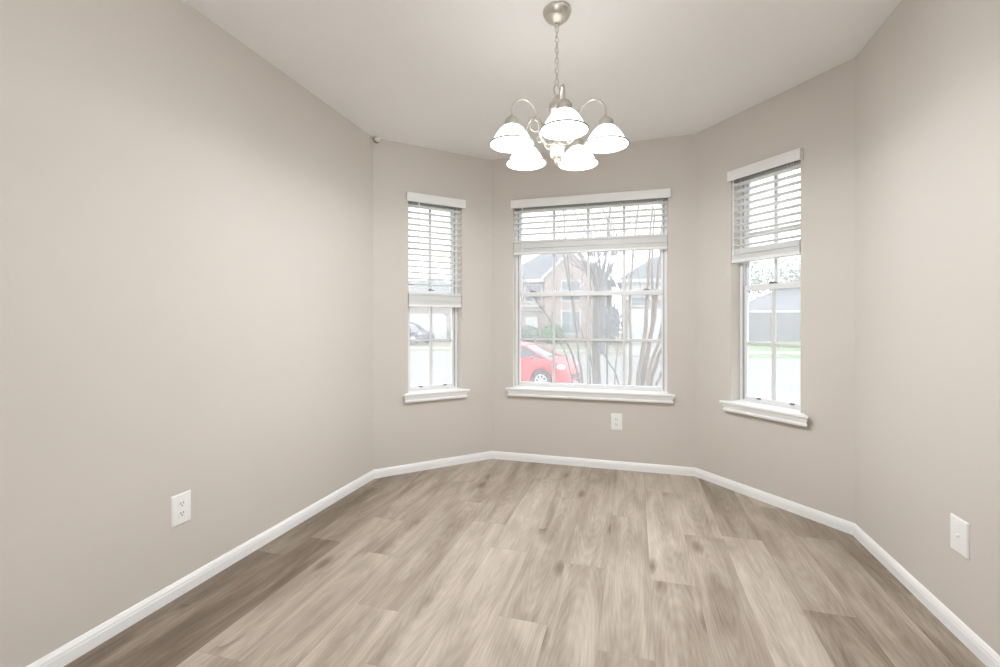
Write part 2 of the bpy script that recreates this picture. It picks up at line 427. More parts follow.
# baseboards (ogee profile, mitred)
BP = [(0, 0), (0.015, 0), (0.015, 0.040), (0.013, 0.045), (0.0125, 0.052), (0.009, 0.058), (0.006, 0.064), (0, 0.067)]
def baseboard(name, a, b, ta, tb):
    d = Vector((b[0] - a[0], b[1] - a[1])); Ln = d.length
    ka, kb = math.tan(math.radians(ta / 2)), math.tan(math.radians(tb / 2))
    w = MB().loft([[(p * ka, -p, z) for p, z in BP], [(Ln - p * kb, -p, z) for p, z in BP]])
    tag(w.build(name, M['trim'], loc=(a[0], a[1], 0), rz=math.atan2(d.y, d.x)), kind='structure')
baseboard('baseboard_left', A0, C1, 0, 43.7)
baseboard('baseboard_bay_left', C1, C2, 43.7, 46.3)
baseboard('baseboard_back', C2, C3, 46.3, 48)
baseboard('baseboard_bay_right', C3, C4, 48, 42)
baseboard('baseboard_right', C4, A5, 42, 0)

# ------------------------------------------------------------------ windows
def window(idx, a, ang, op, ncol, latch):
    s0, s1, _, z1 = op; zb = 0.645
    root = empty('window_%d' % idx, (a[0], a[1], 0), ang); tag(root, kind='structure')
    # drywall-return liner and frame
    f = MB(); y0, y1 = 0.095, 0.155
    f.box(s0, s0 + 0.022, y0, y1, zb, z1); f.box(s1 - 0.022, s1, y0, y1, zb, z1)
    f.box(s0 + 0.022, s1 - 0.022, y0, y1, z1 - 0.025, z1); f.box(s0 + 0.022, s1 - 0.022, y0, y1, zb, zb + 0.010)
    f.build('window_frame', M['vinyl'], root, bevel=0.002)
    g = MB()   # grey jamb tracks beside the sashes
    g.box(s0 + 0.022, s0 + 0.031, 0.094, 0.103, zb + 0.010, z1 - 0.025); g.box(s1 - 0.031, s1 - 0.022, 0.094, 0.103, zb + 0.010, z1 - 0.025)
    g.build('jamb_track', M['alu'], root)
    L0, L1 = s0 + 0.026, s1 - 0.026; zm = 1.467
    def sash(nm, za, zb_, ya, yb, rt, rb):
        m_ = MB(); st = 0.024 if ncol == 2 else 0.017
        m_.box(L0, L0 + st, ya, yb, za, zb_); m_.box(L1 - st, L1, ya, yb, za, zb_)
        m_.box(L0 + st, L1 - st, ya, yb, zb_ - rt, zb_); m_.box(L0 + st, L1 - st, ya, yb, za, za + rb)
        o = m_.build(nm, M['vinyl'], root, bevel=0.002)
        gx0, gx1, gz0, gz1 = L0 + st, L1 - st, za + rb, zb_ - rt
        p = MB().box(gx0, gx1, (ya + yb) / 2 - 0.001, (ya + yb) / 2 + 0.001, gz0, gz1); p.build('pane', M['glass'], o)
        ym = (ya + yb) / 2
        mm = MB(); zmid = (gz0 + gz1) / 2
        for sgn in (-1, 1):
            yy0, yy1 = (ym - 0.010, ym - 0.002) if sgn < 0 else (ym + 0.002, ym + 0.008)
            for c in range(1, ncol):
                x = gx0 + (gx1 - gx0) * c / ncol; mm.box(x - 0.011, x + 0.011, yy0, yy1, gz0, gz1)
            prev = gx0
            for c in range(1, ncol + 1):
                x = gx0 + (gx1 - gx0) * c / ncol
                xe = x - 0.011 if c < ncol else gx1
                mm.box(prev, xe, yy0, yy1, zmid - 0.009, zmid + 0.009); prev = x + 0.011
        mm.build('muntin_grid', M['grid'], o)
        return o
    up = sash('upper_sash', zm - 0.018, z1 - 0.025, 0.130, 0.150, 0.026, 0.036)
    lo = sash('lower_sash', zb + 0.010, zm + 0.020, 0.104, 0.126, 0.038, 0.026)
    mid = (s0 + s1) / 2
    pos = [mid] if ncol == 2 else [s0 + 0.16, s1 - 0.16]
    for x in pos:
        k = MB(); k.box(x - 0.028, x + 0.028, 0.100, 0.122, zm + 0.020, zm + 0.027)
        k.tube([(x, 0.108, zm + 0.027), (x, 0.108, zm + 0.034)], 0.009, 10); k.box(x - 0.022, x + 0.006, 0.096, 0.105, zm + 0.027, zm + 0.033)
        tag(k.build('sash_lock', M['lock'], lo), label='small dark metal sash lock')
    if latch:
        for x in (s0 + 0.115 + 0.03, s1 - 0.115):
            k = MB().box(x - 0.014, x + 0.014, 0.096, 0.104, zb + 0.024, zb + 0.036); k.box(x - 0.010, x + 0.010, 0.091, 0.097, zb + 0.027, zb + 0.033)
            tag(k.build('sash_lift', M['lock'], lo), label='small dark lift tab on the bottom rail')
    # exterior brick-mould
    e = MB(); e.box(s0 - 0.05, s0, T, T + 0.03, zb - 0.05, z1 + 0.05); e.box(s1, s1 + 0.05, T, T + 0.03, zb - 0.05, z1 + 0.05)
    e.box(s0, s1, T, T + 0.03, z1, z1 + 0.05); e.box(s0, s1, T, T + 0.03, zb - 0.05, zb)
    e.build('outer_casing', M['ext_white'], root)
    # stool and apron moulding
    st = MB()
    pm = 0.055; hx0, hx1 = s0 - 0.055, s1 + (0.078 if idx == 3 else 0.052)
    prof = [(0, 0.645), (0.051, 0.645), (0.055, 0.641), (0.055, 0.629), (0.051, 0.625), (0.043, 0.624), (0.042, 0.606), (0.035, 0.604), (0.034, 0.590), (0.041, 0.587), (0.040, 0.576), (0.035, 0.570), (0, 0.570)]
    st.loft([[(hx0 + (pm - p), -p, z) for p, z in prof], [(hx1 - (pm - p), -p, z) for p, z in prof]])
    st.box(s0, s1, 0, 0.097, 0.621, 0.645)
    st.build('window_sill', M['trim'], root)
    return root
w1 = window(1, C1, aLB, OP_L, 2, True)
w2 = window(2, C2, aB, OP_B, 4, False)
w3 = window(3, C3, aRB, OP_R, 2, True)

# patio window of the great room
r4 = empty('window_4', (0, G['y0'] - 0.08, 0)); tag(r4, kind='structure')
f = MB()
for x in (1.3, 3.02, 4.74): f.box(x, x + 0.06, -0.03, 0.03, 0.35, 2.35)
f.box(1.3, 4.8, -0.03, 0.03, 0.35, 0.41); f.box(1.3, 4.8, -0.03, 0.03, 2.29, 2.35)
f.build('window_frame', M['vinyl'], r4)
MB().box(1.3, 4.8, -0.003, 0.003, 0.38, 2.32).build('pane', M['glass'], r4)

# ------------------------------------------------------------------ blinds
def blind(a, ang, op, vz, vx, zstack_top, zrail, wand, label):
    s0, s1 = op[0] + 0.006, op[1] - 0.006
    root = empty('window_blind', (a[0], a[1], 0), ang)
    tag(root, label, 'blind', 'white faux wood blinds at the bay windows')
    v = MB(); v.box(vx[0], vx[1], -0.030, -0.020, vz, vz + 0.072); v.box(vx[0], vx[0] + 0.010, -0.020, -0.001, vz, vz + 0.072); v.box(vx[1] - 0.010, vx[1], -0.020, -0.001, vz, vz + 0.072)
    v.build('valance', M['blind'], root, bevel=0.002)
    h = MB().box(s0, s1, 0.002, 0.048, vz - 0.003, vz + 0.04); h.build('headrail', M['rail'], root)
    yc = 0.024
    def slat_mesh():
        w = MB(); hw = 0.0245; th = 0.0019
        prof = [(-hw, 0), (-hw * 0.5, 0.0014), (0, 0.002), (hw * 0.5, 0.0014), (hw, 0)]
        ring = [(y, z + th) for y, z in prof] + [(y, z - th) for y, z in prof[::-1]]
        w.loft([[(x, y, z) for y, z in ring] for x in (s0, s1)])
        return w
    z = vz - 0.028; first = None; zs = []
    while z > zstack_top + 0.02: zs.append((z, math.radians(-6))); z -= 0.0492
    q = zstack_top
    while q > zrail + 0.024: zs.append((q - 0.004, 0.0)); q -= 0.0050 + (0.003 if len(zs) % 9 == 0 else 0)
    for z_, t_ in zs:
        if first is None:
            o = first = slat_mesh().build('slat', M['blind'], root)
        else:
            o = first.copy(); COL.objects.link(o); o.parent = root
        o.location = (0, yc, z_); o.rotation_euler = (t_, 0, 0)
    r = MB().box(s0 - 0.002, s1 + 0.002, yc - 0.0265, yc + 0.0265, zrail, zrail + 0.020); r.build('bottom_rail', M['blind'], root, bevel=0.003)
    n = 2 if s1 - s0 < 0.8 else 3
    for i in range(n):
        x = s0 + 0.075 + (s1 - s0 - 0.15) * i / (n - 1)
        c = MB(); 
        for yy in (yc - 0.0265, yc + 0.0265): c.tube([(x, yy, vz), (x, yy, zrail + 0.02)], 0.0011, 5)
        c.build('ladder_cord', M['cord'], root)
    x, zb = wand
    c = MB(); c.tube([(x, -0.012, vz + 0.002), (x, -0.012, zb + 0.05)], 0.0042, 8); c.tube([(x, -0.012, zb + 0.05), (x, -0.012, zb)], [0.0042, 0.006], 8)
    c.tube([(x, 0.004, vz + 0.008), (x, -0.012, vz + 0.008), (x, -0.012, vz)], 0.002, 6)
    c.build('tilt_wand', M['blind'], root)
    xc = s1 - 0.05
    for q in (0.0, 0.014):
        MB().tube([(xc + q, -0.006, vz), (xc + q, -0.006, zrail + 0.05)], 0.0012, 5).build('lift_cord', M['cord'], root)
    return root
blind(C1, aLB, OP_L, 2.197, (0.264, 0.788), 1.462, 1.346, (0.372, 1.62), 'narrow white slatted blind half lowered over the left bay window')
blind(C2, aB, OP_B, 2.216, (0.184, 1.507), 1.935, 1.812, (0.285, 1.42), 'wide white slatted blind drawn high on the big middle window')
blind(C3, aRB, OP_R, 2.242, (0.308, 0.832), 1.748, 1.650, (0.345, 1.70), 'narrow white slatted blind over the right bay window')

# ------------------------------------------------------------------ outlets, blank plate, sensor
def plate(name, a, ang, s, z, w, h, label, cat, slots=True, screws=True):
    root = empty(name, (a[0] + math.cos(ang) * s, a[1] + math.sin(ang) * s, z), ang)
    tag(root, label, cat)
    m_ = MB(); 
    m_.loft([[(-w / 2, 0, -h / 2), (w / 2, 0, -h / 2), (w / 2, 0, h / 2), (-w / 2, 0, h / 2)],
             [(-w / 2, -0.003, -h / 2), (w / 2, -0.003, -h / 2), (w / 2, -0.003, h / 2), (-w / 2, -0.003, h / 2)],
             [(-w / 2 + 0.004, -0.007, -h / 2 + 0.004), (w / 2 - 0.004, -0.007, -h / 2 + 0.004), (w / 2 - 0.004, -0.007, h / 2 - 0.004), (-w / 2 + 0.004, -0.007, h / 2 - 0.004)]])
    m_.build('cover_plate', M['plate'], root)
    if slots:
        for sg in (-1, 1):
            r = MB(); zc_ = sg * 0.0215
            ring = []
            for k in range(20):
                t = 2 * PI * k / 20; x = 0.0175 * math.cos(t); zz = 0.0175 * math.sin(t); zz = max(-0.0135, min(0.0135, zz)); ring.append((x, zz))
            r.loft([[(x, -0.006, zc_ + q) for x, q in ring], [(x, -0.0095, zc_ + q) for x, q in ring]])
            rc = r.build('receptacle', M['plate'], root)
            d = MB(); d.box(-0.0082, -0.0050, -0.0100, -0.0090, zc_ + 0.000, zc_ + 0.0085); d.box(0.0050, 0.0082, -0.0100, -0.0090, zc_ + 0.001, zc_ + 0.0085)
            d.box(-0.003, 0.003, -0.0100, -0.0090, zc_ - 0.009, zc_ - 0.0045)
            tag(d.build('slots', M['dark'], rc), label='dark plug slots')
        d = MB().tube([(0, -0.006, 0), (0, -0.0085, 0)], 0.003, 10); d.build('screw', M['plate'], root)
    else:
        # coax jack and screws
        d = MB().tube([(0, -0.006, 0), (0, -0.0095, 0)], 0.0075, 6); d.tube([(0, -0.0095, 0), (0, -0.016, 0)], 0.0045, 12); d.build('jack', M['plate'], root)
        for q in (-0.041, 0.041):
            MB().tube([(0, -0.006, q), (0, -0.0085, q)], 0.003, 10).build('screw', M['plate'], root)
    return root
# positions along each wall measured from its left end
plate('wall_outlet', A0, aL, 5.587 - 2.4, 0.383, 0.094, 0.137, 'white duplex outlet low on the long left wall', 'outlet')
plate('wall_outlet', C2, aB, 1.085, 0.393, 0.090, 0.135, 'white duplex outlet on the back wall below the middle window', 'outlet')
plate('wall_plate', C4, aR, 0.889, 0.392, 0.102, 0.137, 'white wall plate low on the right wall', 'wall plate', slots=False)

sr = empty('motion_sensor', (C1[0] + math.cos(aLB) * 0.028, C1[1] + math.sin(aLB) * 0.028, 2.640), aLB)
tag(sr, 'small round beige sensor high in the left corner under the ceiling', 'sensor')
MB().tube([(0, 0, 0), (-0.002, -0.020, 0)], [0.020, 0.022], 18).build('mount', M['brown'], sr)
MB().sphere((-0.004, -0.032, 0), 0.023, 3, sc=(1, 0.8, 1)).build('dome', M['lens'], sr, smooth=True)

# ------------------------------------------------------------------ chandelier
CX, CY = -0.356, 2.190
ct = zc(CX, CY)
ch = empty('chandelier', (CX, CY, ct)); tag(ch, 'brushed nickel chandelier with five glowing glass bell shades', 'chandelier')
def zz(z): return z - ct + 0.009
MB().lathe([(0.0, -0.001), (0.066, -0.001), (0.068, -0.006), (0.066, -0.014), (0.056, -0.034), (0.036, -0.052), (0.014, -0.060), (0.012, -0.066), (0.0, -0.067)], seg=36).build('canopy', M['nickel'], ch, smooth=True)
z = -0.064
MB().torus((0, 0, z - 0.010), 0.009, 0.0025, (1, 0, 0), (0, 0, 1)).build('hook_ring', M['nickel'], ch, smooth=True)
link = None; z -= 0.027; i = 0
while z > zz(2.345):
    if link is None:
        link = MB().torus((0, 0, 0), 0.0078, 0.0021, (1, 0, 0), (0, 0, 1), 16, 7, 1.9).build('chain_link', M['nickel'], ch, smooth=True); o = link
    else:
        o = link.copy(); COL.objects.link(o); o.parent = ch
    o.location = (0, 0, z); o.rotation_euler = (0, 0, 0.5 if i % 2 == 0 else 0.5 + PI / 2)
    z -= 0.0247; i += 1
# supply wire woven along the chain
wp = []
n = 60
for k in range(n + 1):
    t = k / n; a = t * 9.0 * 2
    wp.append((0.006 * math.cos(a), 0.006 * math.sin(a), -0.066 + t * (zz(2.30) + 0.066)))
MB().tube(wp, 0.0015, 6).build('supply_wire', M['cord'], ch, smooth=True)
MB().torus((0, 0, zz(2.318)), 0.020, 0.0038, (1, 0, 0), (0, 0, 1), 24, 8, 1.25).build('hanging_loop', M['nickel'], ch, smooth=True).rotation_euler.z = 1.0
MB().lathe([(0.0, zz(2.296)), (0.010, zz(2.294)), (0.013, zz(2.285)), (0.022, zz(2.278)), (0.026, zz(2.268)), (0.036, zz(2.255)), (0.039, zz(2.24)), (0.038, zz(2.222)), (0.028, zz(2.212)), (0.014, zz(2.205)), (0.012, zz(2.19)),
            (0.012, zz(2.09)), (0.020, zz(2.08)), (0.030, zz(2.07)), (0.032, zz(2.06)), (0.024, zz(2.055)), (0.0, zz(2.055))], seg=32).build('centre_column', M['nickel'], ch, smooth=True)
fb = MB(); rings = []
for q, (r, z_) in enumerate([(0.020, 2.056), (0.028, 2.050), (0.0285, 2.036), (0.027, 2.005), (0.024, 1.996), (0.015, 1.990)]):
    rings.append([((r * (1 + (0.20 * math.cos(10 * 2 * PI * k / 60) if 0 < q < 4 else 0))) * math.cos(2 * PI * k / 60), (r * (1 + (0.20 * math.cos(10 * 2 * PI * k / 60) if 0 < q < 4 else 0))) * math.sin(2 * PI * k / 60), zz(z_)) for k in range(60)])
fb.loft(rings).build('fluted_body', M['nickel'], ch, smooth=True)
MB().lathe([(0.0, zz(1.992)), (0.012, zz(1.990)), (0.010, zz(1.984)), (0.008, zz(1.980)), (0.011, zz(1.974)), (0.007, zz(1.966)), (0.0, zz(1.963))], seg=20).build('finial', M['nickel'], ch, smooth=True)

RA = 0.229
def bez(pts, n=10):
    """Catmull-Rom through pts"""
    P = [Vector(p) for p in pts]; P = [P[0]] + P + [P[-1]]; out = []
    for i in range(1, len(P) - 2):
        for k in range(n):
            t = k / n; a, b, c, d = P[i - 1], P[i], P[i + 1], P[i + 2]
            out.append(0.5 * ((2 * b) + (c - a) * t + (2 * a - 5 * b + 4 * c - d) * t * t + (3 * b - a - 3 * c + d) * t ** 3))
    out.append(P[-1]); return out
arm0 = None
yaw = 0.284
def arm_set():
    a = MB()
    ap = [(0.026, 0, zz(2.066)), (0.055, 0, zz(2.055)), (0.085, 0, zz(2.090)), (0.098, 0, zz(2.15)), (0.112, 0, zz(2.205)), (0.150, 0, zz(2.246)), (0.192, 0, zz(2.246)), (0.225, 0, zz(2.212)), (RA, 0, zz(2.166))]
    a.tube(bez(ap, 8), 0.0048, 8)
    sc_ = []
    for k in range(26):
        t = k / 25; th = -0.9 + t * 5.2; r = 0.030 - 0.012 * t
        sc_.append((0.118 + r * math.cos(th + 2.6), 0, zz(2.132) + r * math.sin(th + 2.6)))
    a.tube(sc_, 0.0036, 7)
    o = a.build('arm', M['nickel'], ch, smooth=True)
    h = MB().lathe([(0.0, zz(2.168)), (0.008, zz(2.168)), (0.012, zz(2.163)), (0.022, zz(2.157)), (0.031, zz(2.146)), (0.034, zz(2.136)), (0.034, zz(2.120)), (0.036, zz(2.118)), (0.036, zz(2.111)), (0.028, zz(2.111)), (0.028, zz(2.109)), (0, zz(2.109))], RA, 0, 28).build('shade_holder', M['nickel'], o, smooth=True)
    # bell glass (double wall, open underneath)
    out = [(0.030, 2.119), (0.040, 2.114), (0.054, 2.102), (0.068, 2.084), (0.080, 2.064), (0.088, 2.048), (0.093, 2.040), (0.099, 2.034), (0.1005, 2.030)]
    inn = [(0.0985, 2.029), (0.091, 2.036), (0.085, 2.046), (0.077, 2.064), (0.065, 2.081), (0.051, 2.098), (0.038, 2.109), (0.028, 2.113)]
    seg = 40; rr = []
    for r, q in out + inn: rr.append([(RA + r * math.cos(2 * PI * k / seg), r * math.sin(2 * PI * k / seg), zz(q)) for k in range(seg)])
    g = MB(); g.loft(rr, cap=False); gs = g.build('glass_shade', M['shade'], ch, smooth=True)
    tag(gs, label='glowing white alabaster bell shade')
    # metal line where the bell flares
    MB().torus((RA, 0, zz(2.0335)), 0.1030, 0.0032, (1, 0, 0), (0, 1, 0), 48, 6).build('rim_band', M['rim'], gs, smooth=True)
    # frosted diffuser / lit lamp low in the bell
    bl = MB().lathe([(0, zz(2.112)), (0.013, zz(2.112)), (0.014, zz(2.10)), (0.024, zz(2.085)), (0.030, zz(2.070)), (0.030, zz(2.058)), (0.022, zz(2.045)), (0.0, zz(2.038))], RA, 0, 20)
    bb = bl.build('bulb', M['bulb'], gs, smooth=True)
    return [o, h, gs] + [x for x in S.objects if x.parent == gs]
base_dir = yaw - PI / 2 + 0.012   # towards the viewer, a touch to the right
parts = [('arm', None)]
lst = arm_set(); arm_o, hold_o, shade_o = lst[:3]; sub = lst[3:]
for k in range(5):
    ang = base_dir + k * 2 * PI / 5
    if k == 0: A_, G_ = arm_o, shade_o
    else:
        A_ = arm_o.copy(); COL.objects.link(A_); A_.parent = ch
        H_ = hold_o.copy(); COL.objects.link(H_); H_.parent = A_
        G_ = shade_o.copy(); COL.objects.link(G_); G_.parent = ch
        for x in sub:
            q = x.copy(); COL.objects.link(q); q.parent = G_
    A_.rotation_euler.z = ang; G_.rotation_euler.z = ang
    ld = bpy.data.lights.new('bulb_light', 'POINT'); ld.energy = 12.5; ld.shadow_soft_size = 0.05; ld.color = (0.91, 0.965, 1.0)
    lo = bpy.data.objects.new('bulb_light', ld); COL.objects.link(lo); lo.parent = ch
    lo.location = (RA * math.cos(ang), RA * math.sin(ang), zz(2.018))

# ------------------------------------------------------------------ outdoors
ZR = -0.92
def gz(x, y):
    """ground height outside"""
    if y < 12: 
        t = max(0.0, min(1.0, (y - 4.5) / 6.5)); return -0.38 + (ZR + 0.12 + 0.38) * t
    if y < 28: return ZR
    t = min(1.0, (y - 28) / 8); end = -0.50 + 0.36 * max(0.0, min(1.0, (x - 3.5) / 3.0))
    return ZR + 0.12 + (end - ZR - 0.12) * t
def ground(name, x0, x1, y0, y1, m, dz=0.0, n=24, ny=12, f=gz):
    w = MB(); V = [[w.bm.verts.new((x0 + (x1 - x0) * i / n, y0 + (y1 - y0) * j / ny, f(x0 + (x1 - x0) * i / n, y0 + (y1 - y0) * j / ny) + dz)) for i in range(n + 1)] for j in range(ny + 1)]
    for j in range(ny):
        for i in range(n): w.bm.faces.new((V[j][i], V[j][i + 1], V[j + 1][i + 1], V[j + 1][i]))
    return tag(w.build(name, m), kind='structure')
ground('near_lawn', -45, 45, 4.6, 11.98, M['grass'])
ground('street', -60, 60, 12.0, 28.0, M['asphalt'], ny=1)
ground('far_lawn', -60, 4.0, 28.05, 70, M['grass'], ny=42)
ground('far_green_lawn', 4.0, 60, 28.05, 70, M['green_grass'], ny=42)
MB().box(-60, 60, 27.9, 28.2, ZR, ZR + 0.14).build('far_curb', M['concrete'])['kind'] = 'structure'
MB().box(-45, 45, 11.85, 12.1, ZR, ZR + 0.14).build('near_curb', M['concrete'])['kind'] = 'structure'
ground('far_sidewalk', -60, 60, 29.6, 30.8, M['concrete'], dz=0.03, ny=2, n=60)
ground('left_driveway', -22.0, -17.6, 28.1, 36.9, M['concrete'], dz=0.04, ny=8)
ground('right_driveway', -0.6, 4.9, 28.1, 36.9, M['concrete'], dz=0.04, ny=8, n=12)
MB().box(-60, 60, -40, 4.55, -0.62, -0.45).build('ground_under_house', M['grass'])['kind'] = 'structure'

def hip_roof(w, x0, x1, y0, y1, z0, h, inset):
    v = [(x0, y0, z0), (x1, y0, z0), (x1, y1, z0), (x0, y1, z0)]
    ym = (y0 + y1) / 2
    V = [w.bm.verts.new(p) for p in v] + [w.bm.verts.new((x0 + inset, ym, z0 + h)), w.bm.verts.new((x1 - inset, ym, z0 + h))]
    for f in ((0, 1, 5, 4), (1, 2, 5), (2, 3, 4, 5), (3, 0, 4), (3, 2, 1, 0)): w.bm.faces.new([V[i] for i in f])
def gable_front(w, x0, x1, y0, y1, z0, h):
    xm = (x0 + x1) / 2
    a = [w.bm.verts.new((x, y0, z)) for x, z in ((x0, z0), (x1, z0), (xm, z0 + h))]
    b = [w.bm.verts.new((x, y1, z)) for x, z in ((x0, z0), (x1, z0), (xm, z0 + h))]
    w.bm.faces.new(a); w.bm.faces.new(b[::-1])
    for i in range(3): w.bm.faces.new((a[i], b[i], b[(i + 1) % 3], a[(i + 1) % 3]))
def garage_door(parent, x0, x1, y, z0, z1):
    w = MB(); w.box(x0, x1, y - 0.05, y, z0, z1)
    nr = 4; nc = max(2, int((x1 - x0) / 0.6)); 
    for r in range(nr):
        for c in range(nc):
            a = x0 + (x1 - x0) * c / nc; b_ = x0 + (x1 - x0) * (c + 1) / nc; p = z0 + (z1 - z0) * r / nr; q = z0 + (z1 - z0) * (r + 1) / nr
            w.box(a + 0.06, b_ - 0.06, y - 0.075, y - 0.05, p + 0.06, q - 0.06)
    w.build('garage_door', M['ext_white'], parent)
def house_window(parent, x0, x1, y, z0, z1):
    f = MB(); t = 0.09
    f.box(x0 - t, x0, y - 0.06, y, z0 - t, z1 + t); f.box(x1, x1 + t, y - 0.06, y, z0 - t, z1 + t); f.box(x0, x1, y - 0.06, y, z0 - t, z0); f.box(x0, x1, y - 0.06, y, z1, z1 + t)
    xm = (x0 + x1) / 2; zm = (z0 + z1) / 2
    f.box(xm - 0.02, xm + 0.02, y - 0.05, y - 0.01, z0, z1); f.box(x0, x1, y - 0.05, y - 0.01, zm - 0.02, zm + 0.02)
    fr = f.build('window', M['ext_white'], parent)
    MB().box(x0, x1, y - 0.03, y - 0.005, z0, z1).build('pane', M['ext_window'], fr)

# --- house seen through the left window: brick with white garage, low grey roof
hA = empty('house', (-18, 37, 0)); tag(hA, 'brick house with wide white garage door behind the dark car', 'house')
def loc_(parent): return parent.location
def HB(parent, name, m, boxes):
    w = MB()
    for b_ in boxes:
        x0, x1, y0, y1, z0, z1 = b_; w.box(x0 - parent.location.x, x1 - parent.location.x, y0 - parent.location.y, y1 - parent.location.y, z0, z1)
    return w.build(name, m, parent)
HB(hA, 'brick_wall', M['brick'], [(-27, -14.3, 37, 47, -0.55, 2.75)])
ox, oy = hA.location.x, hA.location.y
garage_door(hA, -22.6 - ox, -15.8 - ox, 0.0, -0.5, 1.75)
w = MB(); w.box(-22.8 - ox, -22.6 - ox, -0.06, 0, -0.5, 1.9); w.box(-15.8 - ox, -15.6 - ox, -0.06, 0, -0.5, 1.9); w.box(-22.8 - ox, -15.6 - ox, -0.06, 0, 1.75, 1.9); w.build('door_trim', M['ext_white'], hA)
w = MB(); hip_roof(w, -27.6 - ox, -13.7 - ox, -0.6, 10.6, 2.75, 2.6, 4.6); w.build('roof', M['roof'], hA)
w = MB(); w.box(-27.6 - ox, -13.7 - ox, -0.64, -0.6, 2.6, 2.8); w.box(-27.6 - ox, -13.7 - ox, -0.6, 0, 2.6, 2.64); w.build('fascia', M['ext_white'], hA)
HB(hA, 'porch_wall', M['brick'], [(-14.3, -12.2, 39, 46, -0.55, 2.6)])

# --- house behind the trees, centre
hB = empty('house', (-4, 37, 0)); tag(hB, 'two-storey pinkish brick house with white gables behind the bare trees', 'house')
ox, oy = -4, 37
HB(hB, 'brick_wall', M['brick'], [(-10.6, -2.1, 37, 46, -0.55, 4.6), (-6.9, -2.7, 36.4, 37, -0.55, 4.9)])
w = MB(); gable_front(w, -6.9 - ox, -2.7 - ox, -0.6, 4.5, 4.9, 1.9); w.build('brick_gable', M['brick'], hB)
# white rake boards on the gable
w = MB()
for sgn in (-1, 1):
    xe = -4.8 - ox + sgn * 2.35; 
    for k in (0,):
        pts = [(-4.8 - ox, 6.95), (xe, 4.78), (xe, 4.52), (-4.8 - ox, 6.69)]
        a = [w.bm.verts.new((x, -0.72, z)) for x, z in pts]; b_ = [w.bm.verts.new((x, -0.6, z)) for x, z in pts]
        w.bm.faces.new(a); w.bm.faces.new(b_[::-1])
        for i in range(4): w.bm.faces.new((a[i], b_[i], b_[(i + 1) % 4], a[(i + 1) % 4]))
w.build('rake_board', M['ext_white'], hB)
w = MB(); hip_roof(w, -11.1 - ox, -1.6 - ox, -0.5, 9.5, 4.6, 3.2, 3.6); w.build('roof', M['roof'], hB)
MB().box(-11.1 - ox, -6.95 - ox, -0.58, -0.5, 4.4, 4.65).build('fascia', M['ext_white'], hB); MB().box(-2.65 - ox, -1.6 - ox, -0.58, -0.5, 4.4, 4.65).build('fascia', M['ext_white'], hB)
house_window(hB, -5.5 - ox, -4.1 - ox, -0.6, 2.9, 4.4)
house_window(hB, -8.6 - ox, -7.3 - ox, 0.0, 2.9, 4.2)
house_window(hB, -5.5 - ox, -4.1 - ox, -0.6, 0.3, 2.0)
w = MB(); w.box(-8.9 - ox, -7.0 - ox, -0.12, 0, 2.1, 2.5); w.box(-8.9 - ox, -7.0 - ox, -0.9, -0.12, 2.42, 2.5); w.build('porch_beam', M['ext_white'], hB)
HB(hB, 'front_door', M['ext_white'], [(-8.6, -7.6, 36.93, 37, -0.5, 1.6)])

# --- house on the right with garage door
hC = empty('house', (2.5, 37, 0)); tag(hC, 'low grey-roofed house with white garage door right of the brick house', 'house')
ox = 2.5
HB(hC, 'siding_wall', M['brick2'], [(-1.0, 6.2, 37, 46, -0.55, 3.3)])
garage_door(hC, -0.3 - ox, 4.6 - ox, 0.0, -0.5, 2.0)
w = MB(); w.box(-0.5 - ox, -0.3 - ox, -0.07, 0, -0.5, 2.2); w.box(4.6 - ox, 4.8 - ox, -0.07, 0, -0.5, 2.2); w.box(-0.5 - ox, 4.8 - ox, -0.07, 0, 2.0, 2.2); w.build('door_trim', M['ext_white'], hC)
w = MB(); w.box(-1.0 - ox, 5.4 - ox, -0.10, 0, 2.9, 4.4)
w.build('upper_siding', M['ext_white'], hC)
w = MB(); hip_roof(w, -1.4 - ox, 6.7 - ox, -0.5, 9.6, 4.35, 2.4, 3.0); w.build('roof', M['roof'], hC)
w = MB(); w.box(-1.4 - ox, 6.7 - ox, -0.56, -0.5, 4.2, 4.45); w.build('fascia', M['ext_white'], hC)
house_window(hC, -0.2 - ox, 0.9 - ox, -0.1, 2.45, 3.05)

# --- fence and the roof beyond it, seen in the right window
fn = empty('wooden_fence', (6.2, 36, 0)); tag(fn, 'weathered grey wooden picket fence across the street', 'fence')
r_ = random.Random(3)
w = MB()
for i in range(140):
    x = i * 0.145; h = 1.86 + r_.uniform(-0.02, 0.02); w.box(x, x + 0.135, -0.01, 0.01, -0.16, h - 0.05)
w.build('pickets', M['fence'], fn)
w = MB(); w.box(0, 20.3, 0.012, 0.05, 0.15, 0.24); w.box(0, 20.3, 0.012, 0.05, 1.4, 1.49); w.build('rails', M['fence'], fn)
w = MB(); w.box(0, 20.3, -0.04, 0.05, 1.80, 1.86); w.build('cap_board', M['fence'], fn)
hD = empty('house', (14, 46, 0)); tag(hD, 'house with a broad grey hip roof showing above the wooden fence', 'house')
HB(hD, 'brick_wall', M['brick2'], [(10.2, 22, 46, 56, -0.3, 2.15)])
w = MB(); hip_roof(w, 9.4 - 14, 23 - 14, -0.8, 11, 2.15, 2.45, 4.5); w.build('roof', M['roof'], hD)
w = MB(); w.box(9.4 - 14, 23 - 14, -0.86, -0.8, 1.97, 2.17); w.build('fascia', M['grid'], hD)

